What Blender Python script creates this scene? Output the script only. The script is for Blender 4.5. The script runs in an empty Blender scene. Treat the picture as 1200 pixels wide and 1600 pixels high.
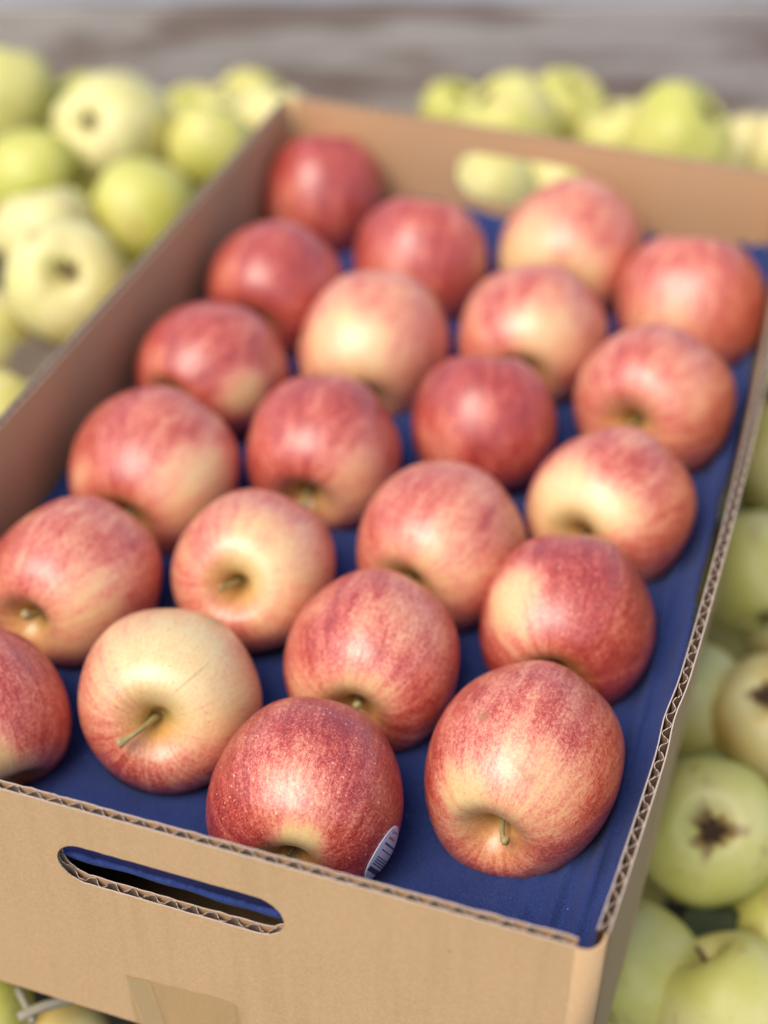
import bpy, bmesh, math, random
import numpy as np
from mathutils import Vector, Matrix
from mathutils.bvhtree import BVHTree
R_ = math.radians
C = bpy.context.scene.collection
sc = bpy.context.scene
random.seed(7)

# ------------------------------------------------------------------ camera
CAM = np.array([0.33327, -0.27467, 0.39154])
YAW, PITCH, ROLL, FPX = -0.32246, 0.68732, -0.0037, 2307.5      # FPX for a frame 1200 x 1600
fwd = np.array([math.sin(YAW)*math.cos(PITCH), math.cos(YAW)*math.cos(PITCH), -math.sin(PITCH)])
r0 = np.array([math.cos(YAW), -math.sin(YAW), 0.0]); u0 = np.cross(r0, fwd)
rgt = math.cos(ROLL)*r0 + math.sin(ROLL)*u0
upv = -math.sin(ROLL)*r0 + math.cos(ROLL)*u0
cam_d = bpy.data.cameras.new('camera'); cam = bpy.data.objects.new('camera', cam_d); C.objects.link(cam)
M = Matrix(((rgt[0], upv[0], -fwd[0], CAM[0]), (rgt[1], upv[1], -fwd[1], CAM[1]), (rgt[2], upv[2], -fwd[2], CAM[2]), (0, 0, 0, 1)))
cam.matrix_world = M
cam_d.sensor_fit = 'VERTICAL'; cam_d.sensor_height = 24.0; cam_d.sensor_width = 18.0
cam_d.lens = FPX/1600*24.0
cam_d.clip_start = 0.02; cam_d.clip_end = 500
cam_d.dof.use_dof = True; cam_d.dof.focus_distance = 0.527; cam_d.dof.aperture_fstop = 2.3; cam_d.dof.aperture_blades = 0
sc.camera = cam

# ------------------------------------------------------------------ sky, sun, exposure
SUN_EL, SUN_AZ = R_(56), R_(205)          # azimuth clockwise from +Y : the light comes from the front left
w = bpy.data.worlds.new('World'); sc.world = w; w.use_nodes = True
wn = w.node_tree; bg = wn.nodes['Background']
sky = wn.nodes.new('ShaderNodeTexSky'); sky.sky_type = 'NISHITA'; sky.sun_disc = False
sky.sun_elevation = SUN_EL; sky.sun_rotation = SUN_AZ
sky.air_density = 1.0; sky.dust_density = 1.5; sky.ozone_density = 1.0
wn.links.new(sky.outputs[0], bg.inputs[0]); bg.inputs[1].default_value = 0.095
sun_d = bpy.data.lights.new('sun', 'SUN'); sun = bpy.data.objects.new('sun', sun_d); C.objects.link(sun)
sun_d.energy = 1.5; sun_d.angle = R_(40); sun_d.color = (1.0, 0.90, 0.75)
sd = Vector((math.sin(SUN_AZ)*math.cos(SUN_EL), math.cos(SUN_AZ)*math.cos(SUN_EL), math.sin(SUN_EL)))
sun.rotation_euler = sd.to_track_quat('Z', 'Y').to_euler()
sc.view_settings.view_transform = 'Standard'; sc.view_settings.look = 'None'
sc.view_settings.exposure = 1.12; sc.view_settings.gamma = 1.0
sc.cycles.use_denoising = True
sc.cycles.max_bounces = 8

def ray(x, y): return fwd + rgt*((x-600)/FPX) - upv*((y-800)/FPX)
def at_z(x, y, z):
    d = ray(x, y); s = (z-CAM[2])/d[2]; return CAM + s*d, s
def at_y(x, y, Y):
    d = ray(x, y); s = (Y-CAM[1])/d[1]; return CAM + s*d, s

# ------------------------------------------------------------------ helpers
def tag(o, label=None, cat=None, group=None, kind=None):
    if label: o['label'] = label
    if cat: o['category'] = cat
    if group: o['group'] = group
    if kind: o['kind'] = kind
    return o
def link_mesh(name, me, mat=None, parent=None):
    o = bpy.data.objects.new(name, me); C.objects.link(o)
    if mat and not me.materials: me.materials.append(mat)
    if parent: o.parent = parent
    return o
def from_bm(name, bm, mat, parent=None, smooth=False):
    me = bpy.data.meshes.new(name); bm.normal_update(); bm.to_mesh(me); bm.free()
    if smooth: me.shade_smooth()
    return link_mesh(name, me, mat, parent)
def np_mesh(name, V, F, smooth=True):
    me = bpy.data.meshes.new(name); me.from_pydata([tuple(map(float, v)) for v in V], [], F); me.update()
    if smooth: me.shade_smooth()
    return me
def tube_mesh(name, pts, rad, seg=12, cap=True):
    pts = [Vector(p) for p in pts]; V = []; F = []
    n = len(pts); prev = None
    for i, p in enumerate(pts):
        t = (pts[min(i+1, n-1)] - pts[max(i-1, 0)]).normalized()
        if prev is None:
            a = t.orthogonal().normalized()
        else:
            a = (prev - t*prev.dot(t)).normalized()
        prev = a; b = t.cross(a)
        for k in range(seg):
            ph = 2*math.pi*k/seg
            rr = rad[i]*(1+0.08*math.sin(3*ph+i*.7))
            V.append(p + (a*math.cos(ph)+b*math.sin(ph))*rr)
    for i in range(n-1):
        for k in range(seg):
            k2 = (k+1) % seg
            F.append((i*seg+k, i*seg+k2, (i+1)*seg+k2, (i+1)*seg+k))
    if cap:
        F.append(tuple(range(seg))[::-1]); F.append(tuple((n-1)*seg+k for k in range(seg)))
    return np_mesh(name, V, F)
def bez(a, b, c, n):
    a, b, c = Vector(a), Vector(b), Vector(c)
    return [a*(1-t)**2 + b*2*t*(1-t) + c*t*t for t in [i/(n-1) for i in range(n)]]

class NT:
    """small node-tree writer"""
    def __init__(self, name):
        self.m = bpy.data.materials.new(name); self.m.use_nodes = True
        self.t = self.m.node_tree; self.b = self.t.nodes['Principled BSDF']; self.out = self.t.nodes['Material Output']
    def n(self, typ, **kw):
        nd = self.t.nodes.new('ShaderNode'+typ)
        for k, v in kw.items(): setattr(nd, k, v)
        return nd
    def l(self, a, b): self.t.links.new(a, b)
    def put(self, s, v):
        if hasattr(v, 'is_linked') or hasattr(v, 'links'): self.l(v, s)
        else: s.default_value = v
    def math(self, op, a, b=0.0, c=None, clamp=False):
        nd = self.n('Math', operation=op, use_clamp=clamp); self.put(nd.inputs[0], a); self.put(nd.inputs[1], b)
        if c is not None: self.put(nd.inputs[2], c)
        return nd.outputs[0]
    def mapr(self, v, a, b, c=0.0, d=1.0):
        nd = self.n('MapRange'); nd.interpolation_type = 'SMOOTHSTEP'
        self.put(nd.inputs[0], v)
        for i, q in zip((1, 2, 3, 4), (a, b, c, d)): nd.inputs[i].default_value = q
        return nd.outputs[0]
    def vmul(self, v, k):
        nd = self.n('VectorMath', operation='MULTIPLY'); self.put(nd.inputs[0], v); nd.inputs[1].default_value = k if hasattr(k, '__len__') else (k, k, k)
        return nd.outputs[0]
    def vadd(self, v, k):
        nd = self.n('VectorMath', operation='ADD'); self.put(nd.inputs[0], v); self.put(nd.inputs[1], k)
        return nd.outputs[0]
    def noise(self, v, scale, detail=3.0, rough=.55, dist=0.0):
        nd = self.n('TexNoise'); self.put(nd.inputs['Vector'], v); nd.inputs['Scale'].default_value = scale
        nd.inputs['Detail'].default_value = detail; nd.inputs['Roughness'].default_value = rough; nd.inputs['Distortion'].default_value = dist
        return nd.outputs['Fac']
    def mix(self, f, a, b):
        nd = self.n('Mix', data_type='RGBA'); self.put(nd.inputs[0], f)
        self.put(nd.inputs[6], a if not isinstance(a, tuple) else (*a, 1)); self.put(nd.inputs[7], b if not isinstance(b, tuple) else (*b, 1))
        return nd.outputs[2]
    def ramp(self, f, stops):
        nd = self.n('ValToRGB'); self.put(nd.inputs[0], f); e = nd.color_ramp.elements
        while len(e) < len(stops): e.new(0.5)
        for q, (p, c) in zip(e, stops): q.position = p; q.color = (*c, 1)
        return nd.outputs[0]
    def attr(self, name): return self.n('Attribute', attribute_name=name).outputs['Fac']
    def obj(self): return self.n('TexCoord').outputs['Object']
    def rnd(self): return self.n('ObjectInfo').outputs['Random']
    def bump(self, h, strength, dist):
        nd = self.n('Bump'); self.put(nd.inputs['Height'], h); nd.inputs['Strength'].default_value = strength; nd.inputs['Distance'].default_value = dist
        self.l(nd.outputs[0], self.b.inputs['Normal'])
    def set(self, **kw):
        for k, v in kw.items():
            k = k.replace('_', ' '); v = (*v, 1) if isinstance(v, tuple) and len(v) == 3 else v
            self.put(self.b.inputs[k], v)
        return self.m

# ------------------------------------------------------------------ materials
def mat_cardboard():
    t = NT('kraft_cardboard'); o = t.obj()
    fib = t.noise(t.vmul(o, (1, 1, 1)), 900, 4, .7)
    spk = t.noise(o, 2600, 2, .6)
    big = t.noise(o, 22, 4, .6)
    flu = t.noise(t.vmul(o, (160, 160, 9)), 1.0, 2, .5)
    c = t.mix(big, (.52, .315, .150), (.60, .375, .185))
    c = t.mix(t.mapr(fib, .3, .75), c, (.62, .41, .225))
    c = t.mix(t.math('MULTIPLY', t.mapr(spk, .60, .74), .55), c, (.30, .19, .10))
    c = t.mix(t.math('MULTIPLY', t.mapr(flu, .45, .75), .16), c, (.38, .24, .13))
    vor = t.n('TexVoronoi'); t.l(o, vor.inputs['Vector']); vor.inputs['Scale'].default_value = 95
    c = t.mix(t.math('MULTIPLY', t.mapr(vor.outputs['Distance'], .03, .055, .8, 0), t.mapr(big, .52, .60)), c, (.10, .06, .035))
    t.bump(t.math('ADD', fib, t.math('MULTIPLY', flu, .8)), .35, .0004)
    return t.set(Base_Color=c, Roughness=.82, Specular_IOR_Level=.22)
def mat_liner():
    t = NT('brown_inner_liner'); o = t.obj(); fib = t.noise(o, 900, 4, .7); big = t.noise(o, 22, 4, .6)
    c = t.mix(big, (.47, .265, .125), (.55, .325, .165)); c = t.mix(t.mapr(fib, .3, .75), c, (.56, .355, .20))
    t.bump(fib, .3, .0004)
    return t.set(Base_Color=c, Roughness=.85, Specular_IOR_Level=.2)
def mat_flute():
    t = NT('corrugated_paper'); o = t.obj(); f = t.noise(o, 700, 3, .6)
    c = t.mix(f, (.13, .085, .055), (.24, .165, .11))  # paper darkened: the shade of the flute hollows is put into its colour
    return t.set(Base_Color=c, Roughness=.9, Specular_IOR_Level=.15)
def mat_tray():
    t = NT('blue_moulded_paper'); o = t.obj()
    f1 = t.noise(o, 1500, 4, .7); f2 = t.noise(o, 60, 4, .6); f3 = t.noise(t.vmul(o, (420, 60, 60)), 1, 3, .6)
    c = t.mix(f2, (.014, .029, .130), (.026, .051, .192))
    c = t.mix(t.math('MULTIPLY', t.mapr(f1, .45, .70), .6), c, (.058, .085, .235))
    c = t.mix(t.math('MULTIPLY', t.mapr(f1, .30, .46, 1, 0), .7), c, (.006, .013, .07))
    vor = t.n('TexVoronoi'); t.l(o, vor.inputs['Vector']); vor.inputs['Scale'].default_value = 120
    c = t.mix(t.mapr(vor.outputs['Distance'], .03, .055, .5, 0), c, (.35, .40, .60))
    t.bump(t.math('ADD', f1, t.math('MULTIPLY', f3, .7)), .55, .0006)
    return t.set(Base_Color=c, Roughness=.88, Specular_IOR_Level=.2, Sheen_Weight=.05)
def mat_red_apple():
    t = NT('red_apple_skin'); o = t.obj(); rn = t.rnd()
    u = t.vmul(o, 27.0)                                     # about one unit = one apple radius
    sx = t.n('SeparateXYZ'); t.l(u, sx.inputs[0]); X, Y, Z = sx.outputs
    rho = t.math('SQRT', t.math('ADD', t.math('ADD', t.math('MULTIPLY', X, X), t.math('MULTIPLY', Y, Y)), .004))
    cb = t.n('CombineXYZ'); t.l(t.math('DIVIDE', X, rho), cb.inputs[0]); t.l(t.math('DIVIDE', Y, rho), cb.inputs[1])
    t.l(t.math('ADD', t.math('MULTIPLY', Z, .22), t.math('MULTIPLY', rn, 37.0)), cb.inputs[2])
    wob = t.noise(u, 2.2, 2, .5)
    sv = t.vadd(cb.outputs[0], t.vmul(wob, .10))
    st1 = t.noise(sv, 5.5, 3, .6); st2 = t.noise(sv, 17.0, 4, .65); st3 = t.noise(sv, 48.0, 3, .6)
    off = t.n('CombineXYZ'); t.l(t.math('MULTIPLY', rn, 91.0), off.inputs[0])
    uo = t.vadd(u, off.outputs[0])
    flk = t.noise(t.vadd(t.vmul(uo, (1, 1, .7)), (5, 2, 8)), 60, 2, .5)
    blot = t.noise(uo, 1.7, 3, .55); mot = t.noise(uo, 26, 5, .72); fine = t.noise(uo, 85, 3, .7)
    bl = t.attr('blush')
    v = t.math('ADD', bl, t.math('MULTIPLY', t.math('SUBTRACT', st1, .5), .52))
    v = t.math('ADD', v, t.math('MULTIPLY', t.math('SUBTRACT', st2, .5), .50))
    v = t.math('ADD', v, t.math('MULTIPLY', t.math('SUBTRACT', st3, .5), .42))
    v = t.math('ADD', v, t.math('MULTIPLY', t.math('SUBTRACT', blot, .5), .50))
    v = t.math('ADD', v, t.math('MULTIPLY', t.math('SUBTRACT', mot, .5), .95))
    v = t.math('ADD', v, t.math('MULTIPLY', t.math('SUBTRACT', fine, .5), .75))
    c = t.ramp(v, [(0.0, (.80, .60, .28)), (.22, (.79, .50, .22)), (.42, (.78, .38, .20)), (.60, (.70, .225, .140)), (.80, (.52, .074, .048)), (1.0, (.31, .020, .017))])
    c = t.mix(t.mapr(flk, .54, .74, 0, .38), c, (.82, .50, .34))
    # pale lenticels
    vor = t.n('TexVoronoi'); t.l(uo, vor.inputs['Vector']); vor.inputs['Scale'].default_value = 12; vor.inputs['Randomness'].default_value = 1
    dots = t.math('MULTIPLY', t.mapr(vor.outputs['Distance'], .06, .17, .95, 0), t.mapr(t.noise(uo, 4, 2), .34, .50))
    dots = t.math('MULTIPLY', dots, t.attr('lent'))
    c = t.mix(dots, c, (.78, .50, .34))
    # little dark freckles on the pale skin
    vo2 = t.n('TexVoronoi'); t.l(t.vadd(uo, (3.3, 1.7, .4)), vo2.inputs['Vector']); vo2.inputs['Scale'].default_value = 15
    frk = t.math('MULTIPLY', t.mapr(vo2.outputs['Distance'], .05, .16, .8, 0), t.mapr(bl, .25, .55, 1, 0))
    c = t.mix(frk, c, (.42, .13, .06))
    # green-yellow stalk cavity
    cv = t.attr('cavity')
    cvn = t.math('MULTIPLY', cv, t.math('ADD', .72, t.math('MULTIPLY', t.math('SUBTRACT', st2, .45), 1.6)), clamp=True)
    c = t.mix(cvn, c, t.mix(st3, (.46, .32, .04), (.60, .42, .075)))
    c = t.mix(t.math('MULTIPLY', t.attr('russet'), t.mapr(st2, .35, .7, .55, 1)), c, (.22, .14, .05))
    c = t.mix(t.attr('mark'), c, (.36, .17, .06))
    t.bump(t.math('ADD', t.math('MULTIPLY', fine, .5), t.math('MULTIPLY', mot, .6)), .10, .0005)
    rg = t.math('ADD', .34, t.math('MULTIPLY', mot, .16))
    return t.set(Base_Color=c, Roughness=rg, Specular_IOR_Level=.7, Coat_Weight=.5, Coat_Roughness=.34)
def mat_green_apple():
    t = NT('green_apple_skin'); o = t.obj(); rn = t.rnd()
    u = t.vmul(o, 27.0); off = t.n('CombineXYZ'); t.l(t.math('MULTIPLY', rn, 71.0), off.inputs[0]); uo = t.vadd(u, off.outputs[0])
    big = t.noise(uo, 1.1, 3, .5); mot = t.noise(uo, 9, 4, .65)
    tn = t.n('Attribute', attribute_type='OBJECT', attribute_name='["ripeness"]').outputs['Fac']
    v = t.math('ADD', tn, t.math('MULTIPLY', t.math('SUBTRACT', big, .5), .9))
    c = t.ramp(v, [(0, (.46, .46, .065)), (.35, (.61, .56, .145)), (.72, (.74, .65, .30)), (1, (.62, .43, .11))])
    c = t.mix(t.math('MULTIPLY', t.mapr(mot, .55, .75), .35), c, (.70, .68, .36))
    vor = t.n('TexVoronoi'); t.l(uo, vor.inputs['Vector']); vor.inputs['Scale'].default_value = 6
    c = t.mix(t.mapr(vor.outputs['Distance'], .05, .12, .5, 0), c, (.34, .25, .10))
    bruise = t.noise(uo, 2.3, 2, .5)
    c = t.mix(t.mapr(bruise, .60, .74, 0, .6), c, (.42, .30, .10))
    sta = t.attr('stain'); sn = t.noise(uo, 5, 4, .65)
    stv = t.math('ADD', sta, t.math('MULTIPLY', t.math('SUBTRACT', sn, .5), .7))
    c = t.mix(t.mapr(stv, .18, .62, 0, .9), c, (.27, .15, .05)); c = t.mix(t.mapr(stv, .62, .95), c, (.075, .045, .025))
    return t.set(Base_Color=c, Roughness=.42, Specular_IOR_Level=.45)
def mat_simple(name, c1, c2, scale, rough, spec=.3, stretch=(1, 1, 1)):
    t = NT(name); f = t.noise(t.vmul(t.obj(), stretch), scale, 4, .65)
    t.bump(f, .5, .0005)
    return t.set(Base_Color=t.mix(f, c1, c2), Roughness=rough, Specular_IOR_Level=spec)
def mat_wood():
    t = NT('weathered_wood'); o = t.obj(); rn = t.rnd()
    off = t.n('CombineXYZ'); t.l(t.math('MULTIPLY', rn, 13.0), off.inputs[0]); uo = t.vadd(o, off.outputs[0])
    g1 = t.noise(t.vmul(uo, (3.0, 30, 60)), 1, 5, .65, .6); g2 = t.noise(t.vmul(uo, (12, 200, 420)), 1, 3, .6)
    st = t.noise(t.vmul(uo, (3.4, 8, 22)), 1, 4, .55, .3)
    c = t.mix(g1, (.40, .345, .32), (.60, .545, .52))
    c = t.mix(t.mapr(st, .45, .57, 0, .8), c, (.22, .15, .125))
    c = t.mix(t.mapr(g2, .35, .62, .4, 0), c, (.13, .10, .09))
    t.bump(t.math('ADD', g1, g2), .5, .002)
    return t.set(Base_Color=c, Roughness=.85, Specular_IOR_Level=.2)
def mat_soil():
    t = NT('orchard_soil'); o = t.obj(); a = t.noise(o, 6, 5, .7); b = t.noise(o, 90, 4, .7)
    c = t.mix(a, (.035, .027, .018), (.10, .085, .05)); c = t.mix(t.mapr(b, .5, .7, 0, .6), c, (.16, .13, .08))
    t.bump(b, .8, .01)
    return t.set(Base_Color=c, Roughness=.95)
def mat_sticker():
    t = NT('printed_sticker'); a = t.attr('sa'); b = t.attr('sb')        # a along the print, b across, both -1..1
    # bar code
    k = t.math('FLOOR', t.math('MULTIPLY', t.math('ADD', a, 1.0), 24.0))
    wn_ = t.n('TexWhiteNoise', noise_dimensions='1D'); t.l(k, wn_.inputs['W'])
    bars = t.math('GREATER_THAN', wn_.outputs['Value'], .48)
    win = t.math('MULTIPLY', t.math('MULTIPLY', t.math('LESS_THAN', a, .32), t.math('GREATER_THAN', a, -.72)), t.math('GREATER_THAN', b, -.62))
    c = t.mix(t.math('MULTIPLY', bars, win), (.60, .64, .80), (.05, .05, .08))
    # two short rows of print near the end, too small to read
    cb = t.n('CombineXYZ'); t.l(a, cb.inputs[0]); t.l(b, cb.inputs[1])
    n1 = t.math('GREATER_THAN', t.noise(cb.outputs[0], 11, 1, .5), .50)
    r1 = t.math('MULTIPLY', t.math('MULTIPLY', t.math('GREATER_THAN', a, .66), t.math('LESS_THAN', a, .80)), t.math('LESS_THAN', t.math('ABSOLUTE', b), .40))
    r2 = t.math('MULTIPLY', t.math('MULTIPLY', t.math('GREATER_THAN', a, .46), t.math('LESS_THAN', a, .59)), t.math('LESS_THAN', t.math('ABSOLUTE', b), .52))
    c = t.mix(t.math('MULTIPLY', n1, r1), c, (.10, .14, .35)); c = t.mix(t.math('MULTIPLY', n1, r2), c, (.40, .08, .10))
    return t.set(Base_Color=c, Roughness=.35, Specular_IOR_Level=.5)
def mat_tape(fac=.26, col=(.62, .49, .27)):
    t = NT('clear_packing_tape'); o = t.obj()
    t.b.inputs['Alpha'].default_value = 1
    tr = t.n('BsdfTransparent'); tr.inputs[0].default_value = (.97, .94, .86, 1)
    ms = t.n('MixShader'); ms.inputs[0].default_value = fac
    t.l(tr.outputs[0], ms.inputs[1]); t.l(t.b.outputs[0], ms.inputs[2]); t.l(ms.outputs[0], t.out.inputs[0])
    t.bump(t.noise(t.vmul(o, (140, 1, 30)), 1, 3, .6), .5, .0006)
    return t.set(Base_Color=col, Roughness=.25, Specular_IOR_Level=.6)

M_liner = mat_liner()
M_edge = mat_simple('cut_paper_edge', (.50, .37, .29), (.70, .56, .46), 900, .9, .1)
M_card, M_flute, M_tray, M_red, M_green = mat_cardboard(), mat_flute(), mat_tray(), mat_red_apple(), mat_green_apple()
M_stem = mat_simple('green_brown_stalk', (.24, .19, .07), (.50, .41, .19), 420, .6)
M_stemdark = mat_simple('brown_stalk', (.10, .07, .03), (.26, .19, .08), 420, .65)
M_calyx = mat_simple('dry_calyx', (.035, .02, .012), (.12, .07, .035), 500, .9)
M_leaf = mat_simple('dried_leaf', (.09, .065, .045), (.20, .155, .12), 120, .8)
M_gleaf = mat_simple('dull_green_leaf', (.030, .038, .012), (.065, .075, .028), 120, .7)
M_straw = mat_simple('dry_straw', (.22, .19, .13), (.38, .34, .26), 300, .8)
M_wood, M_soil, M_stick, M_tape = mat_wood(), mat_soil(), mat_sticker(), mat_tape()

# ------------------------------------------------------------------ ground
bm = bmesh.new()
bmesh.ops.create_grid(bm, x_segments=40, y_segments=40, size=60)
g = from_bm('ground', bm, M_soil); g.location = (0, 0, -0.30); tag(g, kind='structure')

# ------------------------------------------------------------------ the rear wall of the wooden bin
bin_ = bpy.data.objects.new('wooden_bin', None); C.objects.link(bin_)
tag(bin_, 'weathered grey wooden board wall of the bin behind the green apples', 'bin')
bc = CAM + 1.40*ray(600, 120)
bin_.location = (bc[0], bc[1], -0.30); bin_.rotation_euler = (0, 0, -YAW)
def plank(z0, z1, dy, mat=M_wood, seed=0):
    rnd = random.Random(seed); bm = bmesh.new(); n = 44; L = 2.4; th = .022; rows = []
    for i in range(n+1):
        x = -L/2 + L*i/n; a = z0 + rnd.uniform(-.0012, .0012); b = z1 + rnd.uniform(-.0012, .0012); k = rnd.uniform(-.0006, .0006)
        rows.append([bm.verts.new(p) for p in ((x, dy+k, a+.002), (x, dy+k, b-.002), (x, dy+.003+k, b), (x, dy+th, b), (x, dy+th, a), (x, dy+.003+k, a))])
    for i in range(n):
        for j in range(6):
            bm.faces.new((rows[i][j], rows[i+1][j], rows[i+1][(j+1) % 6], rows[i][(j+1) % 6]))
    bm.faces.new(rows[0]); bm.faces.new(rows[-1][::-1])
    bmesh.ops.recalc_face_normals(bm, faces=bm.faces)
    return from_bm('plank', bm, mat, bin_)
_n = Vector((math.sin(YAW), math.cos(YAW), 0)); _d = Vector(ray(900, 7)); _t = (Vector(bc)-Vector(CAM)).dot(_n)/_d.dot(_n)
ztop = CAM[2] + _t*_d.z + .30
plank(ztop-.155, ztop, 0, seed=1)
plank(ztop+.0015, ztop+.15, .002, mat_simple('pale_blue_grey_board', (.36, .38, .44), (.50, .53, .60), 14, .85, .2, (2, 8, 22)), seed=2)
plank(max(.001, ztop-.316), ztop-.160, .002, seed=3)
for px in (-.9, .9):
    bm = bmesh.new(); bmesh.ops.create_cube(bm, size=1); bmesh.ops.scale(bm, vec=(.07, .05, ztop+.15), verts=bm.verts)
    bmesh.ops.translate(bm, vec=(px, .052, (ztop+.15)/2), verts=bm.verts)
    bmesh.ops.bevel(bm, geom=bm.edges[:], offset=.003, segments=2, affect='EDGES')
    from_bm('post', bm, M_wood, bin_)

# ------------------------------------------------------------------ cardboard box
W, L, H, T = 0.309, 0.539, 0.1254, 0.004
PITCHF = .0079
box = bpy.data.objects.new('cardboard_box', None); C.objects.link(box); box.location = (W/2, L/2, -H)
tag(box, 'open brown corrugated cardboard box with a handle slot holding the red apples', 'box')
bpy.context.view_layer.update()
def box_part(name, bm, mat, parent=None, smooth=False):
    o = from_bm(name, bm, mat, None, smooth)
    o.parent = parent or box
    if parent: o.matrix_parent_inverse = Matrix()
    else: o.matrix_parent_inverse = Matrix.Translation(box.location).inverted()
    return o
def spans(s, zb, zt, hole):
    """vertical pieces of the panel at s, left and right of a stadium hole"""
    if hole:
        s0, s1, za, zc = hole; hh = (zc-za)/2; zm = (za+zc)/2
        if s0 <= s <= s1:
            d = 0.0
            if s < s0+hh: d = s0+hh-s
            elif s > s1-hh: d = s-(s1-hh)
            h = math.sqrt(max(hh*hh-d*d, 0)); return [(zb, zm-h), (zm+h, zt)]
    return [(zb, zt)]
def sheet(S, pos, dlo, dhi, zb, zt, hole, jit=0.0, seed=0, zn=3):
    """closed sheet through the samples S; dlo / dhi = depth of its two faces"""
    rnd = random.Random(seed); bm = bmesh.new(); J = [[rnd.uniform(-jit, jit) for _ in range(3)] for _ in S]
    mer = (hole[2]+hole[3])/2 if hole else None
    for i in range(len(S)-1):
        a, b = S[i], S[i+1]; mid = (a+b)/2
        two = hole and hole[0] < mid < hole[1]
        sa, sb = spans(a, zb, zt, hole), spans(b, zb, zt, hole)
        if two:
            if len(sa) == 1: sa = [(zb, mer), (mer, zt)]
            if len(sb) == 1: sb = [(zb, mer), (mer, zt)]
        else:
            sa, sb = [(zb, zt)], [(zb, zt)]
        for k in range(len(sa)):
            def col(s, sp, j):
                z0, z1 = sp
                if k == len(sa)-1: z1 += j[0]
                if two and k == 0: z1 += j[1]*1.3
                if two and k == 1: z0 += j[2]
                return [z0+(z1-z0)*q/zn for q in range(zn+1)]
            ca, cb = col(a, sa[k], J[i]), col(b, sb[k], J[i+1])
            va = [[bm.verts.new(pos(a, d(a), z)) for z in ca] for d in (dlo, dhi)]
            vb = [[bm.verts.new(pos(b, d(b), z)) for z in cb] for d in (dlo, dhi)]
            for q in range(zn):
                bm.faces.new((va[1][q], vb[1][q], vb[1][q+1], va[1][q+1])); bm.faces.new((vb[0][q], va[0][q], va[0][q+1], vb[0][q+1]))
            bm.faces.new((va[1][zn], vb[1][zn], vb[0][zn], va[0][zn])).material_index = 1; bm.faces.new((va[0][0], vb[0][0], vb[1][0], va[1][0])).material_index = 1
    bmesh.ops.remove_doubles(bm, verts=bm.verts, dist=1e-6)
    bmesh.ops.recalc_face_normals(bm, faces=bm.faces)
    return bm
def lin(a, b, n): return [a+(b-a)*i/n for i in range(n+1)]
def corr_panel(name, pos, length, hole, seed, e0=.0045):
    S = lin(e0, length-e0, 90)
    if hole:
        hh = (hole[3]-hole[2])/2
        S += [hole[0]+hh*(1-math.cos(math.pi/2*i/10)) for i in range(11)] + [hole[1]-hh*(1-math.cos(math.pi/2*i/10)) for i in range(11)]
        S = sorted(set(round(s, 7) for s in S))
    tl = .00045
    rim_ = lambda z: z
    def edged(o): o.data.materials.append(M_edge); return o
    out = edged(box_part(name, sheet(S, pos, lambda s: T-tl, lambda s: T, -H, 0, hole, .00012, seed), M_card))
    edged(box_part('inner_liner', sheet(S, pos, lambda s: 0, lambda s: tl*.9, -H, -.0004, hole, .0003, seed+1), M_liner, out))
    rnd = random.Random(seed); ph = [rnd.uniform(0, 6.28) for _ in range(3)]
    def arg(s): return 2*math.pi*s/PITCHF + .35*math.sin(s*61+ph[0]) + .3*math.sin(s*23+ph[1])
    def dm(s):
        q = math.sin(arg(s)); q = q*(1.18-.18*q*q); q = max(-1, min(1, q)); q *= 1-.30*(.5+.5*math.sin(s*173+ph[2]))*(.5+.5*math.sin(s*47+ph[0]))
        return T/2 + (T/2-tl-.00022)*q
    def th(s): return .00012*math.sqrt(1+min(9, ((dm(s+1e-5)-dm(s-1e-5))/2e-5)**2))
    SF = lin(e0+.0008, length-e0-.0008, int(length/PITCHF*14))
    if hole: SF = sorted(set([round(s, 6) for s in SF]+[hole[0], hole[1]]))
    edged(box_part('fluting', sheet(SF, pos, lambda s: dm(s)-th(s), lambda s: dm(s)+th(s), -H+.001, -.0005, hole, .0005, seed+2, 2), M_flute, out))
    return out
BOW = .0091
def gz(z): return 1.0 - .55*min(1, max(0, -z/H))
HOLE_F = (.1215, .2068, -.0415, -.0207)
def lift(x, y, z): return z + .0065*max(0, y/L)**3*max(0, 1-x/W)*(1+z/H)
def pos_front(s, d, z): return (s, -d, z)
def pos_back(s, d, z): return (s, L+d, lift(s, L, z))
def pos_left(s, d, z): return (-d - .0015*4*(s/L)*(1-s/L)*gz(z), s, lift(0, s, z))
def pos_right(s, d, z): return (W+d+BOW*4*(s/L)*(1-s/L)*gz(z) - .0012*math.exp(-((s-.10)/.012)**2)*math.exp(z/.01), s, z)
corr_panel('end_panel', pos_front, W, HOLE_F, 11)
corr_panel('end_panel', pos_back, W, (.1085, .1945, -.0475, -.0160), 21)
corr_panel('side_panel', pos_left, L, None, 31)
corr_panel('side_panel', pos_right, L, None, 41)
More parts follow.
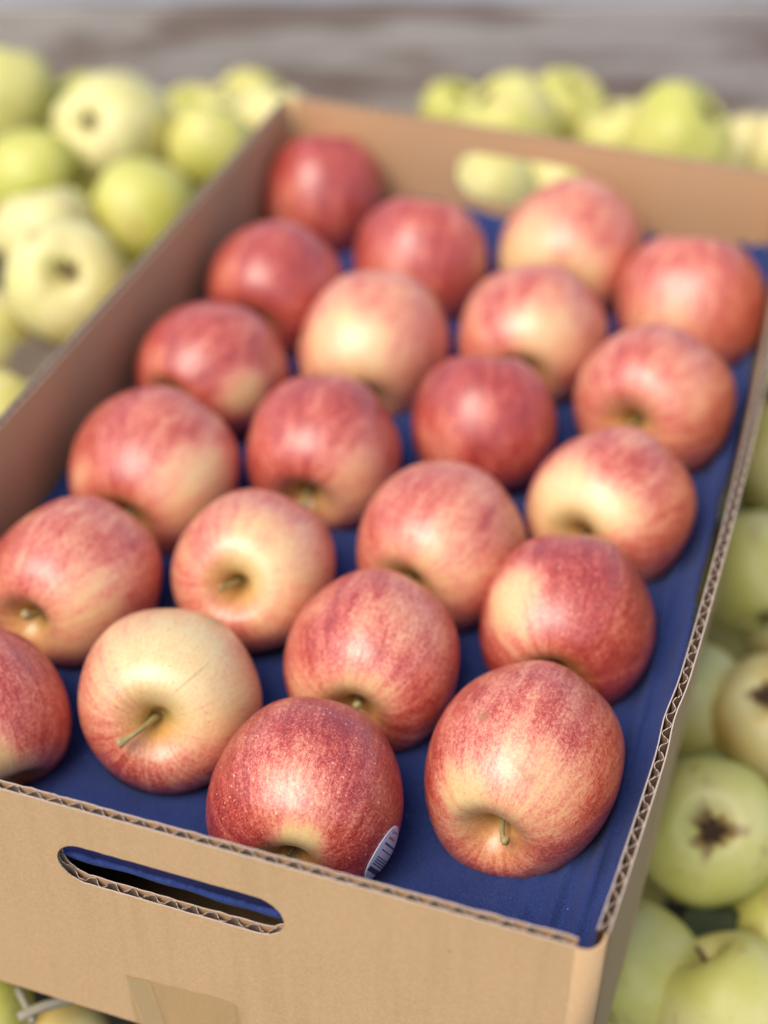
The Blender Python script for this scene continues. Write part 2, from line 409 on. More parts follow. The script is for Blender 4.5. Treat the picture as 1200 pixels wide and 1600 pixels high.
def corner(cx, cy, a0):
    bm = bmesh.new(); r1 = .0045+T; r0_ = r1-.0008; n = 10; cols = []
    for i in range(n+1):
        a = R_(a0+90*i/n); dip = -.0006-.0012*math.sin(math.pi*i/n)
        cols.append([[bm.verts.new((cx+math.cos(a)*r, cy+math.sin(a)*r, lift(cx, cy, z))) for z in (-H, -H*.5, dip)] for r in (r0_, r1)])
    for i in range(n):
        A, B = cols[i], cols[i+1]
        for q in range(2):
            bm.faces.new((A[1][q], B[1][q], B[1][q+1], A[1][q+1])); bm.faces.new((B[0][q], A[0][q], A[0][q+1], B[0][q+1]))
        bm.faces.new((A[1][2], B[1][2], B[0][2], A[0][2])); bm.faces.new((A[0][0], B[0][0], B[1][0], A[1][0]))
    bmesh.ops.recalc_face_normals(bm, faces=bm.faces)
    box_part('corner_fold', bm, M_card, None, True)
corner(W-.0045, .0045, 270); corner(W-.0045, L-.0045, 0); corner(.0045, L-.0045, 90); corner(.0045, .0045, 180)
bm = bmesh.new(); bmesh.ops.create_cube(bm, size=1); bmesh.ops.scale(bm, vec=(W-.002, L-.002, .003), verts=bm.verts)
bmesh.ops.translate(bm, vec=(W/2, L/2, -H+.002), verts=bm.verts); box_part('base_panel', bm, M_card)

# clear tape stuck on the front, toothed where it was torn off
def tape():
    bm = bmesh.new(); y0 = -T-.00025
    x0, x1 = .1398, .1853; n = 60; rows = []
    for i in range(n+1):
        f = i/n; x = x0+(x1-x0)*f
        zt = -.0930+.0042*f + (.0006 if i % 2 else -.0004)*(1 if f > .25 else .4) - .0015*max(0, .1-f)*10*0
        lift = .0022*max(0, (f-.80)/.20)**2
        rows.append([bm.verts.new((x+.0008*(1-f)*(q/5), y0-lift*(1-.4*q/5) - .00015*math.sin(f*23+q), zt+(-.1245-zt)*q/5)) for q in range(6)])
    for i in range(n):
        for q in range(5): bm.faces.new((rows[i][q], rows[i+1][q], rows[i+1][q+1], rows[i][q+1]))
    o = box_part('packing_tape', bm, M_tape); return o
tape()
# the lighter doubled strip of the tape
bm = bmesh.new(); rows = []
for i in range(13):
    f = i/12; x = .1400+.0105*f
    rows.append([bm.verts.new((x+.004*q, -T-.0006, (-.0932+.0010*f)*(1-q)+(-.1240)*q)) for q in (0, .5, 1)])
for i in range(12):
    for q in range(2): bm.faces.new((rows[i][q], rows[i+1][q], rows[i+1][q+1], rows[i][q+1]))
box_part('packing_tape', bm, mat_tape(.30, (.72, .60, .36)))

# ------------------------------------------------------------------ red apples
ZA = -.043
PROFILE = [(0, .50), (.04, .51), (.08, .57), (.13, .70), (.195, .81), (.29, .89), (.41, .935), (.54, .925), (.69, .845), (.83, .67), (.94, .42), (.995, .12), (.99, -.18), (.93, -.45), (.80, -.68), (.63, -.83), (.46, -.90), (.32, -.89), (.20, -.82), (.10, -.745), (0, -.72)]
def catmull(P, n):
    P = [np.array(p, float) for p in P]; P = [2*P[0]-P[1]*np.array([1, 1])]+P+[2*P[-1]-P[-2]]
    P[0] = np.array([-P[2][0], P[2][1]]); P[-1] = np.array([-P[-3][0], P[-3][1]])
    out = []; m = len(P)-3
    for i in range(n+1):
        g_ = i/n*m; k = min(int(g_), m-1); t = g_-k; a, b, c, d = P[k:k+4]
        out.append(.5*((2*b)+(-a+c)*t+(2*a-5*b+4*c-d)*t*t+(-a+3*b-3*c+d)*t**3))
    return np.array(out)
def apple_verts(R, rings, segs, seed, elong=1.0, lobes=.022, taper=0.0, skew=.03, cav=1.0):
    rnd = np.random.default_rng(seed)
    pr = catmull(PROFILE, rings); pr[:, 0] = np.maximum(pr[:, 0], 0); pr[0, 0] = pr[-1, 0] = 0
    top = pr[:, 1] > .5
    ph5, ph2, ph3, phs = rnd.uniform(0, 6.28, 4); V = []; F = []
    for i, (rho, z) in enumerate(pr):
        if i in (0, rings): V.append((0, 0, z*R*elong)); continue
        for k in range(segs):
            a = 2*math.pi*k/segs
            wl = .35 + .65*max(0, min(1, (.35-z)/1.0))
            rr = rho*(1+lobes*wl*math.cos(5*a+ph5)+.018*math.cos(2*a+ph2)+.016*math.cos(3*a+ph3)*(.5+.5*z))
            rr *= 1 + taper*z
            zz = z*elong + .035*rho*math.cos(a+phs)*(1 if z > 0 else .5) + .022*rho*math.cos(2*a+ph3)
            x, y = rr*math.cos(a), rr*math.sin(a)
            x += skew*z*math.cos(phs); y += skew*z*math.sin(phs)
            V.append((x*R, y*R, zz*R))
    def idx(i, k): return 1+(i-1)*segs+(k % segs)
    for k in range(segs): F.append((0, idx(1, k), idx(1, k+1)))
    for i in range(1, rings-1):
        for k in range(segs): F.append((idx(i, k), idx(i+1, k), idx(i+1, k+1), idx(i, k+1)))
    last = len(V)-1
    for k in range(segs): F.append((idx(rings-1, k+1), idx(rings-1, k), last))
    return np.array(V), F
def view_frame(P):
    v = P-CAM; v /= np.linalg.norm(v); rr = rgt-v*np.dot(rgt, v); rr /= np.linalg.norm(rr); uu = np.cross(rr, v)
    if np.dot(uu, upv) < 0: uu = -uu
    return v, rr, uu
def sph(P, dx, dy):
    """unit direction from P to the point seen at (dx right, dy down), in radii, on its near side"""
    v, rr, uu = view_frame(P); q = dx*dx+dy*dy
    if q > 1: k = 1/math.sqrt(q); dx, dy, q = dx*k, dy*k, 1
    d = rr*dx-uu*dy-v*math.sqrt(max(0, 1-q)); return d/np.linalg.norm(d)
def axis_matrix(ax, roll):
    z = Vector(ax).normalized(); x = z.orthogonal().normalized(); y = z.cross(x)
    x2 = x*math.cos(roll)+y*math.sin(roll); y2 = z.cross(x2)
    return Matrix(((x2.x, y2.x, z.x), (x2.y, y2.y, z.y), (x2.z, y2.z, z.z)))

# n: (cx, cy, r px), stalk cavity (dx, dy), stalk tip (dx, dy, out) or None, base blush, pale patches (dx, dy, size, amount), extras, label
REDS = {
 1: ((507, 309, 98), (.05, 1.0), None, .86, [(-.6, .1, .4, .15)], {}, 'plain red apple in the far left corner of the box, farthest of all'),
 2: ((657, 412, 106), (-.15, .95), None, .80, [(-.5, .3, .5, .25), (.0, .9, .4, .4)], {}, 'red apple in the back row with a darker right side, next to the corner apple'),
 3: ((893, 393, 110), (-.12, .42), None, .60, [(-.65, .05, .55, .55), (.15, .3, .35, .35)], {}, 'yellow sided red apple right in front of the far handle slot'),
 4: ((1077, 477, 115), (-.1, .98), None, .70, [(-.35, .25, .5, .30)], {}, 'coral red apple at the far right end of the box, last along the right wall'),
 5: ((433, 452, 106), (-.30, .42), None, .82, [(-.7, -.2, .3, .2)], {}, 'red apple by the left wall, just in front of the far left corner apple'),
 6: ((585, 541, 117), (-.10, .55), None, .60, [(-.40, -.1, .6, .42), (.1, .25, .4, .20)], {}, 'mostly yellow and orange apple near the middle of the far half of the tray'),
 7: ((832, 526, 114), (-.06, .38), None, .62, [(.25, -.02, .5, .42), (-.3, .5, .3, .2)], {}, 'red apple with a broad cream patch on its right, behind the plain dark red one'),
 8: ((1021, 632, 125), (-.28, .30), (-.42, .26, .86), .66, [(.4, -.1, .5, .10), (-.1, .6, .5, .2)], {}, 'evenly pink red apple with a green stalk, second from the far end on the right'),
 9: ((332, 584, 116), (-.42, .30), None, .82, [(.42, .25, .36, .60), (-.72, -.1, .25, .25)], {}, 'dark red apple with one pale blotch low on its right, third along the left wall'),
 10: ((505, 706, 125), (-.20, .50), (-.22, .62, .84), .80, [(.45, .35, .5, .42), (-.05, .75, .4, .35)], {}, 'dark red apple with a yellow lower right, in the middle of the tray'),
 11: ((757, 661, 117), (-.05, .92), None, .88, [(-.6, .35, .45, .30)], {}, 'plain dark red apple with no stalk showing, right of the middle of the tray'),
 12: ((956, 795, 127), (-.30, .26), None, .66, [(-.62, -.1, .55, .75), (-.05, .10, .30, .40), (.2, .0, .25, .2)], {}, 'half cream half red apple with a deep stalk dent, midway along the right wall'),
 13: ((241, 739, 131), (-.30, .44), None, .72, [(.55, .25, .6, .50), (-.85, 0, .2, .3)], {}, 'red apple with a pale yellow right cheek, by the left wall, fourth from the back'),
 14: ((397, 892, 129), (-.25, .16), (-.40, .20, .93), .58, [(.15, -.25, .6, .32), (-.1, .05, .25, .35), (.4, .3, .5, .2)], {}, 'pink and cream apple whose short green stalk points at the viewer'),
 15: ((692, 853, 133), (-.36, .38), None, .66, [(-.4, .35, .5, .25), (.1, .25, .5, .22)], {}, 'soft pink red apple right behind the crimson one with the yellow stalk dent'),
 16: ((886, 972, 136), (-.10, .46), None, .86, [(-.62, -.25, .42, .78), (-.35, .35, .35, .40)], {'lent': .8}, 'red apple with one cream patch on its left, behind the large front corner apple'),
 17: ((118, 908, 131), (-.40, .37), (-.54, .36, .92), .66, [(.3, .3, .5, .20), (-.2, .55, .5, .25)], {'lent': .3}, 'pink red apple with a yellow stalk at the left photo edge, above the cut one'),
 18: ((266, 1092, 143), (-.17, .22), (-.52, .455, .88), .34, [(.0, -.5, .85, .30), (.25, .1, .5, .18), (-.1, .1, .3, .15)], {'rim': .44, 'lent': .2}, 'mostly cream yellow apple with a long stalk, behind the front handle slot'),
 19: ((584, 1031, 141), (-.20, .47), None, .74, [(-.15, .42, .36, .55), (.35, -.4, .4, .18), (-.75, .3, .3, .25)], {'lent': .25}, 'crimson apple with a yellow streaked stalk dent, behind the stickered apple'),
 20: ((820, 1196, 151), (-.22, .46), (-.18, .74, .74), .70, [(-.38, .45, .42, .45), (.20, .40, .30, .30), (.08, -.08, .32, .30), (-.6, .12, .28, .25), (.4, .1, .3, .12)], {'elong': 1.10, 'taper': .05, 'lent': .15}, 'large tall red apple with a bulb ended stalk, in the front right corner'),
 21: ((-30, 1113, 127), (.25, .62), None, .74, [(.25, .75, .45, .60), (.05, .4, .3, .3)], {'lent': .3}, 'red apple cut off by the left edge of the photo, at the front rim'),
 22: ((480, 1244, 152), (-.15, .62), None, .86, [(-.08, .46, .24, .95), (-.35, -.25, .5, .22), (.05, .05, .4, .12)], {'lent': 1.0}, 'shiny red apple with an oval white barcode sticker, leaning by the front rim'),
}
HIDDEN_DENT = (3, 5, 6, 7, 9, 10, 12, 13, 15, 16, 19)
GROUP_R = 'red apples laid out on the blue tray'
red_info = {}
def set_attr(me, name, vals):
    a = me.attributes.new(name, 'FLOAT', 'POINT'); a.data.foreach_set('value', np.ascontiguousarray(vals, dtype=np.float32))
def make_red(n):
    (cx, cy, rp), sd_, tip, base, patches, ex, label = REDS[n]
    P, s = at_z(cx, cy, ZA); R = rp*s*np.linalg.norm(ray(cx, cy))/FPX*.985
    near = n in (14, 16, 18, 19, 20, 21, 22, 17, 12, 15)
    rings, segs = (180, 260) if n == 18 else (110, 150) if near else (64, 90)
    m0 = math.hypot(*sd_); k_ = 1.45 if n in (17, 18, 20, 21) else 1.2
    if n in HIDDEN_DENT:                     # the near shoulder hides the dent: find the tilt that puts the shoulder's edge there
        th_ = min((q*.01 for q in range(20, 150)), key=lambda t: abs(.93*math.sin(t)-.21*math.cos(t)-m0)); k_ = math.sin(th_)/m0
    ax = sph(P, sd_[0]*k_, sd_[1]*k_)
    rnd = random.Random(n*17+3)
    V, F = apple_verts(R, rings, segs, n+40, ex.get('elong', rnd.uniform(.95, 1.03)), rnd.uniform(.020, .038), ex.get('taper', rnd.uniform(-.02, .06)), rnd.uniform(.03, .08))
    rr0 = np.linalg.norm(V[:, :2], axis=1)/R; wr_ = np.clip((rr0-.35)/.35, 0, 1); wr_ = wr_*wr_*(3-2*wr_)
    k_r = .45 if n in (1, 2, 4, 9, 11) else .18
    V = V*(1+k_r*wr_*(.96*R/np.linalg.norm(V, axis=1)-1))[:, None]
    Mx = axis_matrix(ax, rnd.uniform(0, 6.28)); Mn = np.array(Mx)
    me = np_mesh('red_apple', V, F)
    D = V/np.linalg.norm(V, axis=1)[:, None]; Dw = D@Mn.T
    bl = np.full(len(V), base+.035)
    for (dx, dy, sz, am) in patches:
        q = sph(P, dx, dy); ang = np.arccos(np.clip(Dw@q, -1, 1)); bl -= .9*am*np.exp(-(ang/sz)**3)*1.0
    if 'rim' in ex:
        v, rr, uu = view_frame(P); low = np.clip(Dw@uu*-1, 0, 1); bl += ex['rim']*low + .18*np.clip(-(Dw@rr), 0, 1)
    rho = np.linalg.norm(V[:, :2], axis=1)/R; topm = V[:, 2] > 0
    cav = np.where(topm, np.clip(1-(rho-.06)/.44, 0, 1)**1.3, 0)*.95; cav = np.where(~topm, np.clip(1-(rho-.08)/.22, 0, 1)*.7, cav)
    rus = np.where(topm, np.clip(1-rho/.17, 0, 1), 0)*.8
    mark = np.zeros(len(V))
    for (dx, dy, sx_, sy_, rot, am) in ex.get('marks', MARKS.get(n, [])):
        v, rr, uu = view_frame(P)
        X = Dw@rr - dx; Y = -(Dw@uu) - dy; c_, s_ = math.cos(rot), math.sin(rot)
        a = (X*c_+Y*s_)/sx_; b = (-X*s_+Y*c_)/sy_
        mark = np.maximum(mark, am*np.exp(-(a*a)**2-(b*b))*((Dw@v) < 0))
    set_attr(me, 'blush', bl); set_attr(me, 'cavity', cav); set_attr(me, 'russet', rus); set_attr(me, 'mark', mark); set_attr(me, 'lent', np.full(len(V), ex.get('lent', .2)))
    o = link_mesh('red_apple', me, M_red); o.matrix_world = Matrix.Translation(P) @ Mx.to_4x4()
    tag(o, label, 'apple', GROUP_R)
    # stalk
    inv = Mx.transposed()
    base_p = Vector((0, 0, .53*R*ex.get('elong', 1)))
    if tip:
        v, rr, uu = view_frame(P); t_w = (rr*tip[0]-uu*tip[1]-v*tip[2])*R; t_l = inv @ Vector(t_w)
        mid = Vector((0, 0, 1.0*R))*.75 + t_l*.25
        pts = bez(base_p, mid, t_l, 14); thick = .0012 if n != 20 else .00095
    else:
        t_l = Vector((rnd.uniform(-.16, .16)*R, rnd.uniform(-.16, .16)*R, rnd.uniform(.80, .93)*R))
        pts = bez(base_p, Vector((0, 0, .75*R)), t_l, 10); thick = .0011
    m = len(pts); rad = [thick*(1.25-.45*math.sin(math.pi*i/(m-1)) + (.35 if i > m-3 else 0)) for i in range(m)]
    if n == 20: rad = [thick*(1.0+1.25*max(0, (i/(m-1)-.72)/.28)**.7 - (.8 if i == m-1 else 0)) for i in range(m)]
    so = link_mesh('stem', tube_mesh('stem', pts, rad), M_stem if n in (8, 10, 14, 17, 18, 20, 19) else M_stemdark, o)
    red_info[n] = (P, R, o, V, F, Mx)
    return o
MARKS = {20: [(-.40, -.47, .06, .045, .3, .75), (-.05, .02, .16, .022, .85, .75), (.06, .10, .06, .02, .5, .5)], 18: [(.20, -.20, .22, .009, -.72, .6)], 17: [(-.1, -.6, .03, .03, 0, .3)]}
for n in REDS: make_red(n)

# the oval sticker on apple 22
P, R, o22, V22, F22, Mx = red_info[22]
bv = BVHTree.FromPolygons([Vector(v) for v in V22], F22)
ctr = sph(P, .735, .535); v, rr, uu = view_frame(P)
tang = np.cross(ctr, v); tang /= np.linalg.norm(tang)
if np.dot(tang, uu) < 0: tang = -tang
radl = np.cross(tang, ctr); radl /= np.linalg.norm(radl)
if np.dot(radl, rr) < 0: radl = -radl
inv = Mx.transposed(); SV, SF, sa, sb = [], [], [], []
NR, NS, RA, RB = 14, 48, .0108, .0088
for i in range(NR+1):
    for k in range(NS):
        a, b = i/NR*math.cos(2*math.pi*k/NS), i/NR*math.sin(2*math.pi*k/NS)
        d = ctr*R + tang*a*RA + radl*b*RB; d = d/np.linalg.norm(d)
        dl = inv @ Vector(d); hit = bv.ray_cast(dl*R*2, -dl)
        q = hit[0] + hit[1]*.00025 if hit[0] else dl*R
        SV.append(q); sa.append(a); sb.append(b)
for i in range(NR):
    for k in range(NS): SF.append((i*NS+k, i*NS+(k+1) % NS, (i+1)*NS+(k+1) % NS, (i+1)*NS+k))
me = np_mesh('sticker', SV, SF); set_attr(me, 'sa', sa); set_attr(me, 'sb', sb)
so = link_mesh('sticker', me, M_stick, o22)
md = so.modifiers.new('thickness', 'SOLIDIFY'); md.thickness = .00015; md.offset = 1

# ------------------------------------------------------------------ blue moulded tray
def build_tray():
    nx, ny = 190, 320; rnd = np.random.default_rng(5)
    xs = np.linspace(0, 1, nx); ys = np.linspace(0, 1, ny); V = []
    wv = [(rnd.uniform(20, 90), rnd.uniform(20, 90), rnd.uniform(0, 6.28), rnd.uniform(.0003, .0009)) for _ in range(14)]
    je = rnd.uniform(-.0007, .0007, (4, 400))
    A = [(p[0], p[1], r) for p, r, *_ in red_info.values()]
    X0, X1, Y0, Y1 = .0012, W-.0005, .0015, L-.0015
    for j, fy in enumerate(ys):
        for i, fx in enumerate(xs):
            bw = BOW*4*fy*(1-fy)*.45
            y = Y0+(Y1-Y0)*fy
            x = X0+(X1+bw-X0)*fx
            if j == 0: y += je[0][i]
            if i == nx-1: x += je[1][j % 400]
            dl, dr, df, db = fx*(X1+bw-X0), (1-fx)*(X1+bw-X0), y, L-y
            z = -.0585
            z += .0290*math.exp(-df/.012) + .011*math.exp(-db/.014) + .004*math.exp(-dl/.012) + .015*math.exp(-dr/.015)*(1-.6*fy)
            wr = math.exp(-(dr/.030)**2)
            z += wr*(.0022*math.sin(dr*620+2*math.sin(y*14))+.0010*math.sin(dr*1150+3*math.sin(y*9+1))+.0009*math.sin(dr*380-y*60+2*math.sin(y*37)))
            wf = math.exp(-(df/.03)**2); z += wf*(1-math.exp(-df/.012))*(.0013*math.sin(x*240+df*90+2*math.sin(x*31))+.0008*math.sin(x*95-df*160))
            for (a, b, p, am) in wv: z += am*math.sin(a*x+b*y+p)*(1-.85*math.exp(-df/.02))
            soft = 0.0; zmin = z
            for (ax_, ay_, r) in A:
                d2 = (x-ax_)**2+(y-ay_)**2; d = math.sqrt(d2)
                if d < .075:
                    soft += .011*math.exp(-(d/(r*1.02))**3)
                    rr_ = r*1.02
                    if d < rr_: zmin = min(zmin, ZA-math.sqrt(rr_*rr_-d2)*.99-.0008)
            z = min(z-soft, zmin)
            z = max(z, -.0925)
            V.append((x, y, z))
    F = [(j*nx+i, j*nx+i+1, (j+1)*nx+i+1, (j+1)*nx+i) for j in range(ny-1) for i in range(nx-1)]
    me = np_mesh('fruit_tray', V, F)
    o = link_mesh('fruit_tray', me, M_tray)
    md = o.modifiers.new('thickness', 'SOLIDIFY'); md.thickness = .0016; md.offset = -1
    tag(o, 'dark blue moulded paper tray under the red apples in the box', 'tray')
build_tray()

# ------------------------------------------------------------------ green apples
STAIN = {9: .26, 25: .36, 2: .13, 24: .22}
def green_mesh(seed, R, rings=44, segs=60, stain=.13, dark=1.0):
    rnd = random.Random(seed)
    V, F = apple_verts(R, rings, segs, seed, rnd.uniform(.90, 1.02), rnd.uniform(.018, .035), rnd.uniform(-.04, .06), rnd.uniform(.03, .07))
    me = np_mesh('green_apple', V, F)
    rho = np.linalg.norm(V[:, :2], axis=1)/R; ph = np.arctan2(V[:, 1], V[:, 0])
    st = np.where(V[:, 2] < 0, np.clip(1.0-(rho-.06)/(stain*(1+.42*np.cos(3*ph+seed)+.25*np.cos(7*ph))), 0, 1), 0)
    st = np.maximum(st, np.where(V[:, 2] > 0, np.clip(1-rho/.2, 0, 1)*.6, 0))
    set_attr(me, 'stain', st*dark); return me
def calyx_mesh(R):
    V, F = [], []
    for k in range(5):
        a = 2*math.pi*k/5; b = len(V); ca, sa_ = math.cos(a), math.sin(a); n_ = (-sa_, ca)
        for (r, wd, z) in ((.02, .03, -.735), (.09, .055, -.79), (.15, .04, -.86), (.17, .004, -.93)):
            for sgn in (-1, 1): V.append(((ca*r+n_[0]*wd*sgn)*R, (sa_*r+n_[1]*wd*sgn)*R, z*R))
        for q in range(3): F.append((b+2*q, b+2*q+1, b+2*q+3, b+2*q+2))
    return np_mesh('calyx', V, F)
# (x, y, r px), height of its centre, where its blossom end shows (dx, dy) or stalk end (dx, dy, 's'), ripeness, label
GREENS = [
 ((-2, 155, 84), -.085, (.2, -.99), .45, 'large pale green apple cut off by the left edge of the photo, uppermost there'),
 ((140, 190, 72), -.12, (-.9, -.3), .15, 'green apple half hidden behind the big cream one at the upper left'),
 ((180, 205, 87), -.085, (-.50, -.18), .62, 'big cream yellow apple with a pale brown blossom scar, at the upper left'),
 ((52, 284, 78), -.10, (.95, .2), .20, 'smooth light green apple below the uppermost left edge apple'),
 ((332, 228, 68), -.09, (.3, -.95), .30, 'smooth light green apple just outside the far left corner of the box'),
 ((350, 182, 44), -.12, (0, -.9, 's'), .55, 'small brownish green apple behind the one outside the far left corner of the box'),
 ((428, 192, 58), -.09, (.2, -.95), .62, 'pale yellow apple partly hidden by the far left corner of the box'),
 ((228, 330, 78), -.10, (.9, .3), .25, 'yellow green apple against the outside of the left wall of the box'),
 ((72, 370, 80), -.10, (-.2, -.99), .62, 'cream yellow apple directly behind the one with a dark brown scar on the left'),
 ((105, 440, 95), -.070, (.02, -.20), .62, 'cream yellow apple with a dark brown blossom scar, outside the left wall'),
 ((-18, 522, 63), -.11, (-.7, .5), .62, 'yellow apple peeping in at the left edge, below the scarred cream one'),
 ((-12, 652, 68), -.10, (-.6, .7), .42, 'pale apple at the left edge above the box rim, lowest on that side'),
 ((706, 182, 52), -.14, (.3, -.8), .15, 'dull green apple just behind the far rim, leftmost of those there'),
 ((795, 200, 78), -.11, (-.6, -.7), .42, 'wide pale yellow apple standing up behind the far rim above the handle slot'),
 ((880, 182, 68), -.13, (.4, -.75, 's'), .30, 'green apple with a brownish top, behind the far rim right of the pale one'),
 ((967, 222, 62), -.12, (-.3, -.9), .45, 'green apple low between two bigger ones behind the far rim'),
 ((1058, 218, 82), -.10, (.7, -.6), .28, 'bright yellow green domed apple behind the far rim near the right edge'),
 ((1225, 235, 56), -.12, (.5, -.6), .70, 'dull yellow apple at the right edge beyond the far rim'),
 ((770, 300, 66), -.095, (-.4, .8), .55, 'yellow apple seen through the far handle slot, the left of two'),
 ((868, 290, 62), -.10, (.4, .8), .48, 'yellow apple seen through the far handle slot, the right of two'),
 ((1232, 715, 88), -.13, (.6, -.5), .55, 'yellow green apple at the right edge outside the box, uppermost there'),
 ((1172, 895, 92), -.15, (.3, .9), .40, 'dusky green apple outside the right wall, above the ochre one with a dark hollow'),
 ((1215, 960, 70), -.19, (.3, .9), .75, 'dark ochre apple sunk in the heap at the right edge'),
 ((1078, 1092, 86), -.165, (.95, -.1), .50, 'pale apple outside the right wall, right above the one with a brown star scar'),
 ((1212, 1122, 100), -.155, (-.18, -.42), .86, 'ochre yellow apple with a dark hollow, cut off by the right edge'),
 ((1104, 1300, 112), -.162, (.08, -.02), .38, 'green apple with a brown star shaped blossom scar, outside the right wall'),
 ((985, 1512, 104), -.195, (-.6, .7), .36, 'smooth pale green apple at the front right corner of the box'),
 ((1142, 1585, 112), -.195, (-.35, -.85, 's'), .42, 'pale green apple with a lumpy shoulder in the lower right corner of the photo'),
 ((1215, 1440, 72), -.20, (.6, .4), .30, 'dark green apple at the right edge between the scarred and the lumpy ones'),
 ((-18, 1582, 62), -.175, (-.5, .5), .15, 'green apple under the front panel at the lower left corner of the photo'),
 ((105, 1650, 74), -.20, (.2, .8), .80, 'dull yellow apple beneath the front panel at the lower left'),
]
GROUP_G = 'green apples heaped round the box'
placed = []
for k, ((cx, cy, rp), zc, ce, ripe, label) in enumerate(GREENS):
    P, s = at_z(cx, cy, zc); R = rp*s*np.linalg.norm(ray(cx, cy))/FPX*.985
    me = green_mesh(300+k, R, stain=STAIN.get(k, .12), dark=.62 if k in (2, 9) else 1.0); o = link_mesh('green_apple', me, M_green)
    ax = sph(P, ce[0], ce[1]); ax = ax if len(ce) > 2 else -ax
    o.matrix_world = Matrix.Translation(P) @ axis_matrix(ax, k*1.3).to_4x4()
    o['ripeness'] = ripe; tag(o, label, 'apple', GROUP_G)
    if len(ce) == 2:
        link_mesh('calyx', calyx_mesh(R), M_stemdark if k in (2, 9) else M_calyx, o)
    else:
        link_mesh('stem', tube_mesh('stem', bez((0, 0, .53*R), (0, 0, .8*R), (.1*R, .05*R, 1.02*R), 8), [.0013]*8, 8), M_stemdark, o)
    placed.append((P, R))
# the apples underneath, seen only in the gaps
rnd = random.Random(99)
def surf(x, y):
    """height of the heap's lower layer"""
    return -.168 - .05*max(0, min(1, (x-.15)/.2))*max(0, min(1, (.5-y)/.3)) + .015*(1 if x < 0 else 0)
cands = []
for lay in (0, 1, 2):
    for ix in range(-12, 17):
        for iy in range(-7, 17):
            x = ix*.066+(iy % 2)*.033+rnd.uniform(-.008, .008) + lay*.03; y = iy*.058+rnd.uniform(-.008, .008) + lay*.02
            cands.append((x, y, surf(x, y)-.008-lay*.056+rnd.uniform(-.008, .008), rnd.uniform(.030, .036), lay))
shared = [green_mesh(700+q, 1.0, 24, 32) for q in range(6)]
cal = calyx_mesh(1.0)
nfill = 0; fillers = []
for (x, y, z, R, lay) in cands:
    P = np.array((x, y, z)); d = P-CAM; dep = d@fwd
    if dep < .2: continue
    px, py = 600+FPX*(d@rgt)/dep, 800-FPX*(d@upv)/dep
    if not (-600 < px < 1900 and 60 < py < 2050): continue
    if z-R < -.298: z = -.297+R; P[2] = z
    if py-R*FPX/dep < 190 and 430 < px < 700: continue
    if py-R*FPX/dep < 112: continue
    loc = Matrix.Rotation(YAW, 3, 'Z') @ (Vector(P)-bin_.location)
    if loc.y > -R-.004: continue
    inx = -R*.9-.01 < x < W+.02+R*.9; iny = -.01-R < y < L+.01+R
    if inx and iny and z+R > -H-.002: 
        z = -H-.004-R; P[2] = z
    if .03 < x < W-.03 and .03 < y < L-.03: continue
    ok = True
    for (Q, RQ) in placed:
        if np.linalg.norm(P-Q) < (R+RQ)*.93: ok = False; break
    if not ok: continue
    me = shared[nfill % 6]; o = link_mesh('green_apple', me, M_green)
    ax = Vector((rnd.uniform(-1, 1), rnd.uniform(-1, 1), rnd.uniform(-1, 1))).normalized()
    o.matrix_world = Matrix.Translation(P) @ axis_matrix(ax, rnd.uniform(0, 6)).to_4x4() @ Matrix.Scale(R, 4)
    o['ripeness'] = rnd.uniform(.1, .8)
    fillers.append((o, P, R)); placed.append((P, R)); nfill += 1
print('fillers', nfill)

# ------------------------------------------------------------------ leaves and straw in the gaps
def leaf(name, P, length, width, rot, mat, label, cat='leaf', curl=.25):
    V, F = [], []; n, m = 12, 6
    for i in range(n+1):
        f = i/n; wd = width*math.sin(math.pi*min(1, f*.92+.04))**.8*(1-.25*f)
        for j in range(m+1):
            g_ = j/m*2-1; V.append((length*(f-.5), wd*g_, curl*length*(f-.5)**2 + .25*wd*abs(g_) + .0012*math.sin(9*f+4*g_)))
    for i in range(n):
        for j in range(m): a = i*(m+1)+j; F.append((a, a+1, a+m+2, a+m+1))
    me = np_mesh(name, V, F); o = link_mesh(name, me, mat); o.location = P; o.rotation_euler = rot
    md = o.modifiers.new('thickness', 'SOLIDIFY'); md.thickness = .0005
    tag(o, label, cat); return o
leaf('dried_leaf', at_z(62, 562, -.105)[0], .045, .016, (.5, -.2, .9), M_leaf, 'curled grey brown dead leaf between the apples left of the box')
leaf('dried_leaf', at_z(-5, 425, -.10)[0], .060, .022, (.6, .2, 1.7), M_leaf, 'grey dead leaf at the left edge, beside the scarred cream apple')
leaf('green_leaf', at_z(1105, 1450, -.185)[0], .036, .013, (.3, .2, .9), M_gleaf, 'dull green leaf in the gap below the apple with the star scar')
def straw(p0, p1, r, label):
    a, _ = at_z(*p0); b, _ = at_z(*p1); o0 = Vector(a)
    pts = bez((0, 0, 0), (Vector(b)-o0)*.5+Vector((0, 0, .004)), Vector(b)-o0, 10)
    o = link_mesh('straw', tube_mesh('straw', pts, [r]*10, 8), M_straw); o.location = o0; tag(o, label, 'straw')
straw((30, 1590, -.150), (118, 1560, -.150), .0021, 'thick pale dry stalk under the front panel at the lower left')
straw((28, 1545, -.150), (52, 1598, -.152), .0016, 'short pale dry stalk crossing the thicker one at the lower left')

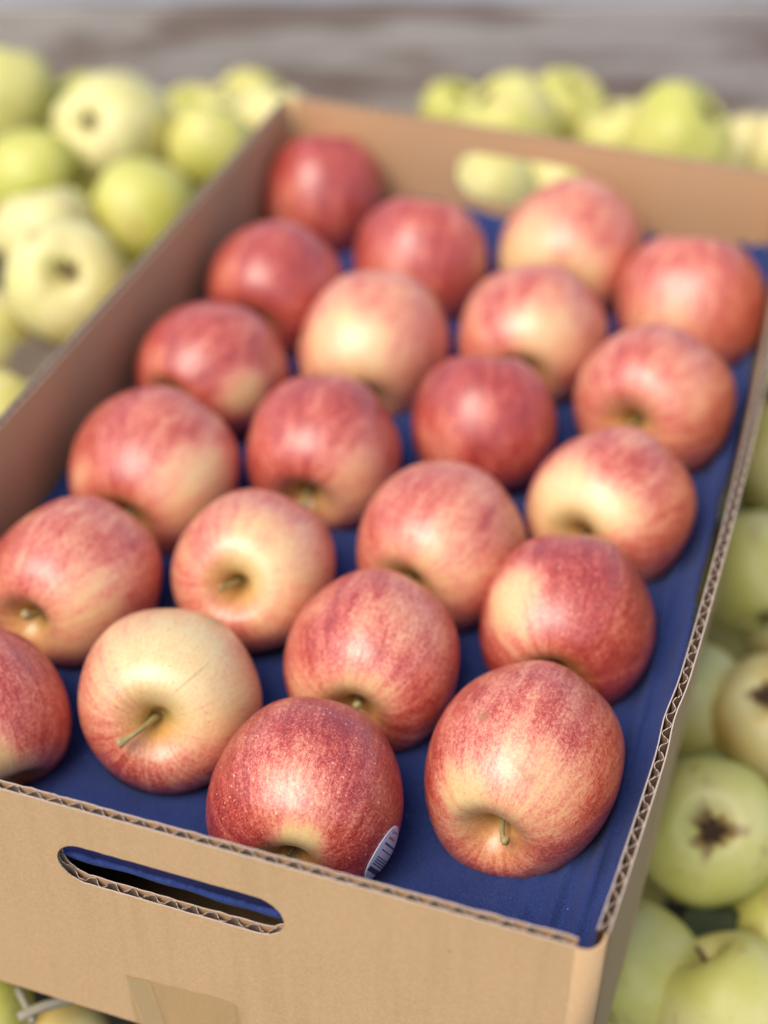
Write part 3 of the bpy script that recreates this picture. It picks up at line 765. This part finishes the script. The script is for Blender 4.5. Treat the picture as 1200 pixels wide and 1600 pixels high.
# ------------------------------------------------------------------ lower layer: leave out what cannot be seen, say where the rest is
SHORT = ['the left edge topmost apple', 'the half hidden upper left apple', 'the big cream apple', 'the smooth left edge apple', 'the apple by the far left corner', 'the small brownish apple',
 'the far corner yellow apple', 'the apple touching the left wall', 'the unscarred cream apple', 'the brown scarred cream apple', 'the yellow left edge apple', 'the lowest left edge apple',
 'the dull far rim apple', 'the wide far rim apple', 'the brown topped far apple', 'the low far rim apple', 'the domed far apple', 'the far right edge apple', 'the left slot apple', 'the right slot apple',
 'the top right edge apple', 'the dusky right apple', 'the dark ochre apple', 'the pale right side apple', 'the hollow ochre apple', 'the star scarred apple', 'the front corner apple',
 'the lumpy apple', 'the dark right edge apple', 'the lower left green apple', 'the lower left yellow apple']
bpy.context.view_layer.update(); dg = bpy.context.evaluated_depsgraph_get()
def count_seen(o, P, R, cam_pos, frame):
    n = 0; d = P-cam_pos; dep = d@fwd; px, py = 600+FPX*(d@rgt)/dep, 800-FPX*(d@upv)/dep
    if not (-200 < px < 1400 and -200 < py < 1800): return 0
    for i in range(90):
        zz = 1-2*(i+.5)/90; ph = i*2.39996; q = math.sqrt(1-zz*zz)
        t = P+R*.9*np.array((q*math.cos(ph), q*math.sin(ph), zz)); d = t-cam_pos
        if frame:
            dep = d@fwd; px, py = 600+FPX*(d@rgt)/dep, 800-FPX*(d@upv)/dep
            if not (0 < px < 1200 and 0 < py < 1600): continue
        h = sc.ray_cast(dg, Vector(cam_pos), Vector(d).normalized())
        if h[0] and h[4] and h[4].name == o.name: n += 1
    return n
used = {}
for (o, P, R) in fillers:
    n0 = count_seen(o, P, R, CAM, True); n1 = 0
    for off_ in (rgt*.12, -rgt*.12, upv*.12, rgt*.25, -rgt*.25):
        n1 += count_seen(o, P, R, CAM+off_, True)
    if n0 == 0 and n1 < 6:
        bpy.data.objects.remove(o); continue
    if n0 > 0:
        ds = sorted((np.linalg.norm(P-placed[k][0]), k) for k in range(len(GREENS)))
        a, b, c_ = ds[0][1], ds[1][1], ds[2][1]
        for pair in ((a, b), (a, c_), (b, c_)):
            lab = 'sunken green apple between %s and %s' % (SHORT[pair[0]], SHORT[pair[1]])
            if lab not in used: break
        used[lab] = 1
        tag(o, lab, 'apple', 'lower layer of green apples')
    else:
        tag(o, 'green apple of the heap, hidden under the others or outside the photo', 'apple', 'hidden green apples')
print('seen fillers', len(used))
